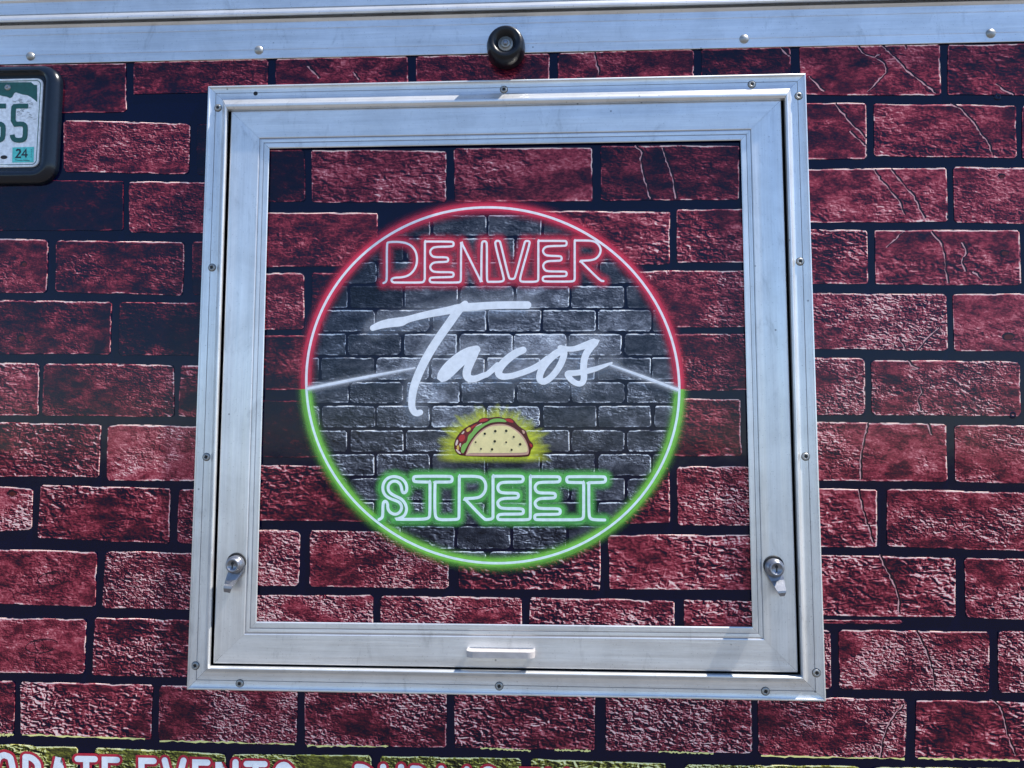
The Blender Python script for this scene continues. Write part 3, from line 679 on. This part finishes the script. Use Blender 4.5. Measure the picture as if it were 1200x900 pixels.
# white script
E4 = lambda pts: [(430 + x/5.627, 340 + y/5.627, w/5.627) for x, y, w in pts]
E5 = lambda pts: [(560 + x/5.624, 340 + y/5.624, w/5.624) for x, y, w in pts]
script = [
 [E4([(38,250,38),(90,228,52),(160,215,58),(232,208,62),(262,194,42),(400,158,46),(520,138,50),(620,114,56),(720,108,50)]) + E5([(30,104,50),(150,98,50),(328,98,50)]),
  E4([(648,90,42),(600,135,58),(545,215,56),(470,320,56),(400,430,56),(340,550,55),(305,650,54),(294,735,48),(298,785,46),(322,815,42),(352,806,38)])],
 [E4([(722,392,54),(660,405,56),(590,455,64),(530,515,72),(488,575,66),(520,570,60),(600,490,62),(690,410,58),(722,392,50),(690,460,54),(655,535,56),(662,580,52),(705,590,44),(780,558,38)]) + E5([(60,558,36),(130,495,40)])],
 [E5([(298,395,46),(245,415,52),(170,475,54),(130,535,52),(150,572,44),(220,568,38),(330,532,40),(400,498,40),(460,450,40)])],
 [E5([(560,395,48),(500,425,50),(440,490,48),(408,550,46),(405,592,44),(440,608,42),(500,560,42),(550,485,44),(575,405,44),(545,382,42)])],
 [E5([(548,382,38),(620,392,32),(700,368,46),(782,335,50),(740,378,48),(702,440,46),(695,520,46),(702,585,42),(680,622,38),(630,608,36),(590,562,40),(592,545,36),(640,548,38),(750,528,38),(830,500,26),(882,480,14)])]]
scr = bpy.data.objects.new('script_word', None); COL.objects.link(scr); scr.parent = hatch
_df = dist_field([[p[:2] for p in st_] for ss in script for st_ in ss])
glow_grid('script_glow', M_WGLOW, 418, 336, 732, 502, 2.2, lambda x, y:   .22*soft(_df(x, y), 4, 19), DP + .00258, hatch)
for li, strokes in enumerate(script):
    mb = MB()
    for si, s_ in enumerate(strokes): ribbon(mb, chaikin(s_, 2), 8, DP + .0031 + li*.00006 + si*.00005, 0, True, rise=1e-6)
    mb.build('letter', M_WHITE, scr, recalc=False)
# white beams either side
def beam(pts, name='light_beam'):
    gmb = MB(); n = 24; rows = []
    for k in range(n+1):
        t = k/n; x = pts[0][0] + (pts[1][0]-pts[0][0])*t; y = pts[0][1] + (pts[1][1]-pts[0][1])*t
        a = pts[2] + (pts[3]-pts[2])*t
        dx, dy = pts[1][0]-pts[0][0], pts[1][1]-pts[0][1]; l = math.hypot(dx, dy); nx, ny = -dy/l, dx/l
        rows.append([gmb.vert(P(x+nx*o_, y+ny*o_, DP + .00305), (al*a,)*3 + (1,)) for o_, al in ((-7,0),(-3.6,.12),(-1.6,.42),(-.7,1),(.7,1),(1.6,.42),(3.6,.12),(7,0))])
    for a, b_ in zip(rows, rows[1:]):
        for q in range(7): gmb.face([a[q], a[q+1], b_[q+1], b_[q]])
    bo = gmb.build(name, M_WGLOW, hatch, attrs=True, recalc=False)
    cr_ = MB(); ribbon(cr_, [(pts[0][0] + (pts[1][0]-pts[0][0])*k/12, pts[0][1] + (pts[1][1]-pts[0][1])*k/12 - 1.2*math.sin(math.pi*k/12), 1.0 + 1.3*(pts[2] + (pts[3]-pts[2])*k/12 - .7)) for k in range(13)], 1, DP + .00308, 0, False)
    cr_.build('beam_core', M_WHITE, bo, recalc=False)
beam(((360,455.5),(487,431), 1.5, .7)); beam(((714,427),(795,457), .8, 1.5))

# taco
T_ = lambda pts: [(510 + x/8.571, 460 + y/8.571) for x, y in pts]
rays = [(d_ + random.uniform(-4, 4), random.uniform(.04, .15)) for d_ in range(-12, 200, 11)]
def tg(x, y):
    cx, cy = 578, 530
    dx, dy = (x-cx)/55, (y-cy)/45; r = math.hypot(dx, dy); th = math.degrees(math.atan2(-dy, dx)) % 360
    ed = 1.16 + .05*math.sin(th*.31) + .03*math.sin(th*.83 + 1)
    for ang, ln in rays:
        d_ = abs(((th-ang+180) % 360) - 180); ed += ln*math.exp(-(d_/(2.6 + 2*max(0, 1.1-r)))**2)
    a = max(0, min(1, (ed - r)/.50)) ** .8
    a *= .82 + .18*math.sin(th*1.25)*math.sin(r*19 + th*.2)
    if y > 536: a *= max(0, 1 - (y-536)/7)
    return a
taco = glow_grid('taco_emblem', M_YGLOW, 506, 462, 650, 546, 1.6, tg, DP + .0026, hatch)
M_MAROON = flat('maroon_outline_print', (.10, .008, .012)); M_SHELL = flat('cream_shell_print', (.95, .78, .36)); M_SHELLP = flat('pink_shell_print', (.70, .38, .27))
M_REAR = flat('dark_red_filling_print', (.17, .012, .018)); M_PALE = flat('pale_pink_filling_print', (.85, .62, .50)); M_LET = flat('lettuce_print', (.24, .50, .10)); M_TOM = flat('tomato_print', (.52, .03, .035)); M_CHS = flat('cheese_print', (.80, .50, .09)); M_DOT = flat('dot_print', (.02, .02, .012))
DT = DP + .0031
def tp(name, pts, mat, d, sm=1):
    mb = MB(); q = T_(pts); q = chaikin(q + [q[0]], 2)[:-1] if sm else q; poly(mb, q, d); mb.build(name, mat, taco, recalc=False)
tp('outline', [(190,560),(190,500),(225,425),(290,360),(380,310),(430,290),(450,262),(500,250),(545,258),(600,244),(660,246),(700,262),(745,252),(790,275),(825,325),(880,365),(915,385),(925,430),(950,485),(985,515),(985,550),(960,575),(955,620),(930,650),(600,648),(270,640),(215,615)], M_MAROON, DT)
tp('rear_shell', [(205,560),(207,505),(240,435),(310,368),(420,318),(500,300),(400,400),(300,560),(285,622),(250,622),(218,600)], M_REAR, DT + .0001)
for q in ([(262,415),(285,385),(296,392),(280,418)], [(202,520),(212,480),(228,470),(232,500),(212,540)], [(206,575),(216,565),(250,600),(262,618),(232,610)], [(400,345),(440,318),(480,305),(450,330)], [(240,520),(252,505),(262,512),(252,560)]):
    tp('onion', q, M_PALE, DT + .0002)
tp('tomato', [(440,290),(460,265),(500,258),(535,268),(520,285),(450,302)], M_TOM, DT + .0002)
tp('tomato', [(700,268),(745,260),(780,280),(790,305),(750,300),(710,285)], M_TOM, DT + .0002)
tp('tomato', [(235,460),(250,425),(290,420),(305,445),(290,485),(250,500)], M_TOM, DT + .0002)
tp('tomato', [(360,345),(400,320),(430,315),(390,345),(360,365)], M_TOM, DT + .0002)
tp('cheese', [(310,375),(330,350),(360,350),(355,380),(320,400)], M_CHS, DT + .0002)
tp('cheese', [(215,555),(222,530),(240,530),(240,580),(222,575)], M_CHS, DT + .0002)
tp('lettuce', [(262,600),(258,560),(275,520),(320,500),(330,430),(370,400),(395,350),(450,325),(520,300),(570,265),(640,258),(700,270),(725,300),(640,292),(540,305),(450,365),(390,430),(340,500),(290,600),(280,612)], M_LET, DT + .0003)
tp('shell_rim', [(290,628),(330,520),(385,440),(450,375),(540,320),(640,300),(740,315),(840,370),(910,450),(950,540),(955,610),(930,640),(600,644),(300,640)], M_MAROON, DT + .0004)
tp('shell_rim', [(305,628),(340,530),(400,440),(465,378),(545,330),(640,311),(735,325),(830,380),(900,455),(938,545),(942,608),(925,630),(600,634),(310,634)], M_SHELLP, DT + .0005)
tp('tortilla_shell', [(318,622),(352,535),(408,450),(470,390),(550,340),(640,330),(730,334),(815,385),(885,460),(928,545),(930,590),(905,606),(600,608),(340,606)], M_SHELL, DT + .0006)
for x, y in ((885, 395), (960, 530)): tp('filling', [(x-15,y-20),(x+12,y-12),(x+18,y+14),(x,y+22),(x-10,y)], M_TOM if y > 500 else M_SHELLP, DT + .0002)
for x, y, r in ((498,414,11),(603,388,12),(713,385,12),(789,446,10),(598,490,12),(713,500,9),(853,520,12),(406,499,8),(460,566,9),(571,571,11),(767,576,10)):
    tp('sesame_dot', [(x+r*math.cos(a)*1.2, y+r*math.sin(a)*1.2) for a in [k*math.pi/4 for k in range(8)]], M_DOT, DT + .0008, 1)

# pull handle (rounded steel bar standing off the lower door rail)
ph = MB(); dd0 = .0066
pl, prr = P(546.5, 767, .02), P(627, 767, .02); out_d = .030
def u_path(x0, x1, top, r):
    pts = [(x0, dd0)]
    for k in range(7): t = math.pi/2*k/6; pts.append((x0 + r - r*math.cos(t), top - r + r*math.sin(t)))
    for k in range(7): t = math.pi/2*k/6; pts.append((x1 - r + r*math.sin(t), top - r + r*math.cos(t)))
    pts.append((x1, dd0)); return pts
oo = u_path(pl.x, prr.x, out_d, .011); ii = [(min(max(a, pl.x + .004), prr.x - .004), dd0 + .0004 + max(0, (da - dd0))*.12) for a, da in oo]
z1, z0 = P(590, 763.6, out_d).z, P(590, 772.2, out_d).z
for k in range(len(oo)-1):
    (a, da), (b_, db), (c, dc), (e, de) = oo[k], oo[k+1], ii[k+1], ii[k]; zc = .0008
    ph.quad((a,-da,z0+zc),(b_,-db,z0+zc),(b_,-db,z1-zc),(a,-da,z1-zc))
    ph.quad((a,-da,z1-zc),(b_,-db,z1-zc),((b_+c)/2,-(db+dc)/2,z1),((a+e)/2,-(da+de)/2,z1))
    ph.quad(((a+e)/2,-(da+de)/2,z1),((b_+c)/2,-(db+dc)/2,z1),(c,-dc,z1-zc),(e,-de,z1-zc))
    ph.quad((e,-de,z1-zc),(c,-dc,z1-zc),(c,-dc,z0),(e,-de,z0)); ph.quad((e,-de,z0),(c,-dc,z0),(b_,-db,z0+zc),(a,-da,z0+zc))
ph.build('pull_handle', M_HANDLE, hatch)

# key locks with thumb levers
def lock(cx, cy, lever, base_d=.0066):
    e = thing_part('lock', hatch)
    c = P(cx, cy, base_d); r = 10.2*PX
    mb = MB(); lathe(mb, (c.x, c.z + 1.8*PX), [(r*1.12, base_d), (r*1.12, base_d + .0015), (r*1.0, base_d + .0018)], 28); mb.build('gasket', M_BLACK, e)
    mb = MB(); lathe(mb, (c.x, c.z), [(r*1.02, base_d), (r, base_d + .009), (r*.93, base_d + .011), (r*.80, base_d + .0112), (r*.78, base_d + .0165), (r*.72, base_d + .0176), (r*.56, base_d + .0178), (r*.55, base_d + .0170), (.00001, base_d + .0170)], 32)
    mb.build('lock_barrel', M_CHROME, e)
    mb = MB(); k = base_d + .0172; w, h = r*.07, r*.36; zc = c.z + .0005
    mb.box((c.x - w, -k - .0001, zc - h), (c.x + w, -k + .0004, zc + h)); mb.box((c.x - w*2.2, -k - .0002, zc + h*.25), (c.x + w*2.2, -k + .0003, zc + h*.8)); mb.build('keyhole', M_BLACK, e)
    mb = MB(); th = .0022
    for (l0, r0_, d0_), (l1, r1_, d1_) in zip(lever, lever[1:]):
        a, b_, c2, e2 = P(*l0, d0_), P(*r0_, d0_), P(*r1_, d1_), P(*l1, d1_)
        n_ = (b_-a).cross(e2-a).normalized(); 
        if n_.y > 0: n_ = -n_
        t = -n_*th
        mb.quad(a, b_, c2, e2)
        q = [v + t for v in (a, b_, c2, e2)]; mb.quad(*q); mb.quad(b_, c2, q[2], q[1]); mb.quad(a, e2, q[3], q[0]); mb.quad(e2, c2, q[2], q[3])
    mb.build('lever', M_CHROME, e, recalc=False)
def thing_part(name, parent):
    o = bpy.data.objects.new(name, None); COL.objects.link(o); o.parent = parent; return o
lock(277.2, 661, [((267.6, 663), (287.2, 663), .012), ((267, 671), (284.5, 671), .0125), ((263.8, 680.5), (277.5, 679.5), .016), ((262.2, 686.5), (271.8, 687.3), .028), ((261.8, 689.5), (271.2, 690), .0285), ((262.3, 693.5), (269.5, 695), .024)])
lock(906.5, 664.8, [((896.6, 667), (916.6, 667), .012), ((899, 673.5), (917.2, 672.5), .0125), ((903.8, 681), (919, 679.2), .016), ((911, 693), (921.2, 692), .028), ((912, 695.5), (921.2, 694.5), .0285), ((914.2, 699), (919.5, 698.5), .024)])

# ------------------------------------------------------------------ rubber bumper on the rail
bump = thing('rubber_bumper', 'black rubber door bumper bolted to the top rail above the hatch', 'bumper')
c = P(593.5, 60.5, .0036); mb = MB(); R_ = 23.0*PX
lathe(mb, (c.x, c.z), [(R_*.97, .003), (R_*1.0, .012), (R_*.99, .024), (R_*.93, .032), (R_*.84, .0375), (R_*.74, .0385), (R_*.62, .0375), (R_*.47, .034), (R_*.43, .028), (.00001, .028)], 40)
mb.build('rubber_body', M_RUBBER, bump)
mb = MB(); lathe(mb, (c.x, c.z), [(R_*.40, .0281), (R_*.40, .0295), (R_*.37, .0302), (R_*.24, .0302), (R_*.24, .0312), (R_*.2, .0318), (.00001, .0316)], 28); mb.build('washer', M_STEEL, bump)
mb = MB(); lathe(mb, (c.x, c.z), [(R_*.15, .0316), (R_*.145, .0340), (R_*.09, .0355), (.00001, .0358)], 6, smooth=False); mb.build('bolt', M_CHROME, bump)

# ------------------------------------------------------------------ licence plate
lp = thing('license_plate', 'white and green mountain license plate in a black plastic holder at the left', 'license plate')
def rrect(x0, z0, x1, z1, r, n=7):
    out = []
    for (cx, cz, a0) in ((x1-r, z1-r, 0), (x0+r, z1-r, 90), (x0+r, z0+r, 180), (x1-r, z0+r, 270)):
        for k in range(n+1):
            a = math.radians(a0 + 90*k/n); out.append((cx + r*math.cos(a), cz + r*math.sin(a)))
    return out
def rr_stack(mb, levels, m=0, close=True):
    ids_ = [[mb.vert((x, -d, z)) for x, z in rrect(*rc)] for rc, d in levels]
    for a, b_ in zip(ids_, ids_[1:]):
        n = len(a)
        for i in range(n): mb.face([a[i], a[(i+1) % n], b_[(i+1) % n], b_[i]], m, True)
    if close: mb.face(ids_[-1], m)
pdp = .008
xr, zt = P(51, 91.5, pdp).x, P(51, 91.5, pdp).z; zb = P(49, 195.5, pdp).z; xl = xr - (zt-zb)*2.0
hx, hzt, hzb = P(74.5, 76.5, .004).x, P(60, 76.5, .008).z, P(60, 216.5, .004).z
hm = MB(); e = hx - xr
def H(g_, r): return (xl - e + g_, hzb + g_, hx - g_, hzt - g_, r)
rr_stack(hm, [(H(0, .034), .0), (H(.0003, .034), .005), (H(.0015, .033), .009), (H(.0042, .031), .0128), (H(.0075, .029), .0155), (H(.0105, .027), .0172), (H(.013, .025), .0180), ((xl - .008, zb - .009, xr + .008, zt + .009, .016), .0165), ((xl - .006, zb - .007, xr + .006, zt + .007, .014), .006)], 0)
hm.build('holder', M_HOLDER, lp)
pm = MB(); rr_stack(pm, [((xl, zb, xr, zt, .012), .006), ((xl, zb, xr, zt, .012), .0078), ((xl+.0006, zb+.0006, xr-.0006, zt-.0006, .0114), .0084), ((xl+.0038, zb+.0038, xr-.0038, zt-.0038, .009), .0084), ((xl+.0050, zb+.0050, xr-.0050, zt-.0050, .008), .0078)])
plate = pm.build('plate', M_PLATE, lp)
rim = MB(); rr_stack(rim, [((xl+.0036, zb+.0036, xr-.0036, zt-.0036, .0092), .00845), ((xl+.0050, zb+.0050, xr-.0050, zt-.0050, .008), .00845)], 0, False)
rim.build('border_line', M_PGREEN, plate, recalc=False)
Z1 = ((0, 65), 5.625)
def zp(x, y): return (Z1[0][0] + x/Z1[1], Z1[0][1] + y/Z1[1])
PD = .0080
# green sky above the mountain line
mt_line = [(245,308),(225,290),(205,275),(180,262),(150,258),(125,250),(105,243),(95,248),(80,275),(65,282),(45,272),(20,268),(0,262),(-60,280),(-120,262),(-200,240),(-260,258),(-330,275),(-420,250),(-500,262),(-600,248),(-680,270),(-760,285)]
mb = MB(); top_y = 176
for a, b_ in zip(mt_line, mt_line[1:]):
    ya = top_y if a[0] < 225 else top_y + 18; yb = top_y if b_[0] < 225 else top_y + 18
    mb.face([mb.vert(P(*zp(*q), PD)) for q in (a, (a[0], ya), (b_[0], yb), b_)])
mb.build('green_band', M_PGREEN, plate, recalc=False)
mb = MB()
for k in range(46):
    x = random.uniform(80, 222); y0 = 262 + abs(x-110)*.35; y = random.uniform(y0 + 6, y0 + 130) ; w = random.uniform(8, 26); h = random.uniform(3, 9)
    if y > 420: continue
    s_ = random.choice((-1, 1)); mb.face([mb.vert(P(*zp(*q), PD + .00006*(1 + k % 5))) for q in ((x, y), (x+w, y+h*s_), (x+w*.8, y+h*s_+5), (x-3, y+4))])
mb.build('mountain_shading', M_PGREY, plate, recalc=False)
def digit5(dx):
    mb = MB(); s_ = [[(185,333),(98,333),(88,345),(86,455),(145,450),(165,462),(167,480),(165,540),(150,557),(120,560),(95,555),(83,540),(80,522)]]
    for st_ in s_:
        ribbon(mb, [(zp(x + dx, y)) for x, y in chaikin(st_, 1)], 5.0, PD + .0006, 0, False)
        ribbon(mb, [(zp(x + dx, y)) for x, y in chaikin(st_, 1)], 5.7, PD + .0004, 0, False)
    mb.build('digit', M_PGREEN, plate, recalc=False)
digit5(0); digit5(-146)
mb = MB(); mb.face([mb.vert(P(*zp(*q), PD + .0002)) for q in ((82,606),(224,602),(222,704),(80,706))]); stk = mb.build('sticker', M_TEAL, plate, recalc=False)
mb = MB()
for st_ in ([(108,630),(115,620),(130,622),(134,636),(106,672),(138,671)], [(170,672),(171,620),(145,655),(182,655)]):
    ribbon(mb, [zp(*q) for q in st_], 2.1, PD + .0004, 0, False, rise=3e-6)
for (a, b_) in (((98,688),(150,694)), ((152,690),(196,694))): ribbon(mb, [zp(*a), zp(*b_)], .7, PD + .0004, 0, False)
for y in (618, 630, 642, 654, 668): ribbon(mb, [zp(203, y), zp(210, y+2)], .6, PD + .0004, 0, False)
mb.build('sticker_print', M_INK, plate, recalc=False)
mb = MB(); mb.face([mb.vert((P(*zp(26, 671), PD).x + .0062*math.cos(t), -(PD + .0003), P(*zp(26, 671), PD).z + .0034*math.sin(t))) for t in [k*math.pi/8 for k in range(16)]]); mb.build('slot', M_BLACK, plate, recalc=False)
c = P(*zp(52, 211), PD); mb = MB()
lathe(mb, (c.x, c.z), [(.0056, PD), (.0054, PD + .0012), (.0042, PD + .0022), (.0012, PD + .0024), (.0008, PD + .0014), (.00001, PD + .0014)], 18, ms=[0, 0, 0, 0, 1, 1]); mb.build('screw', [M_STEEL, M_BLACK], plate)
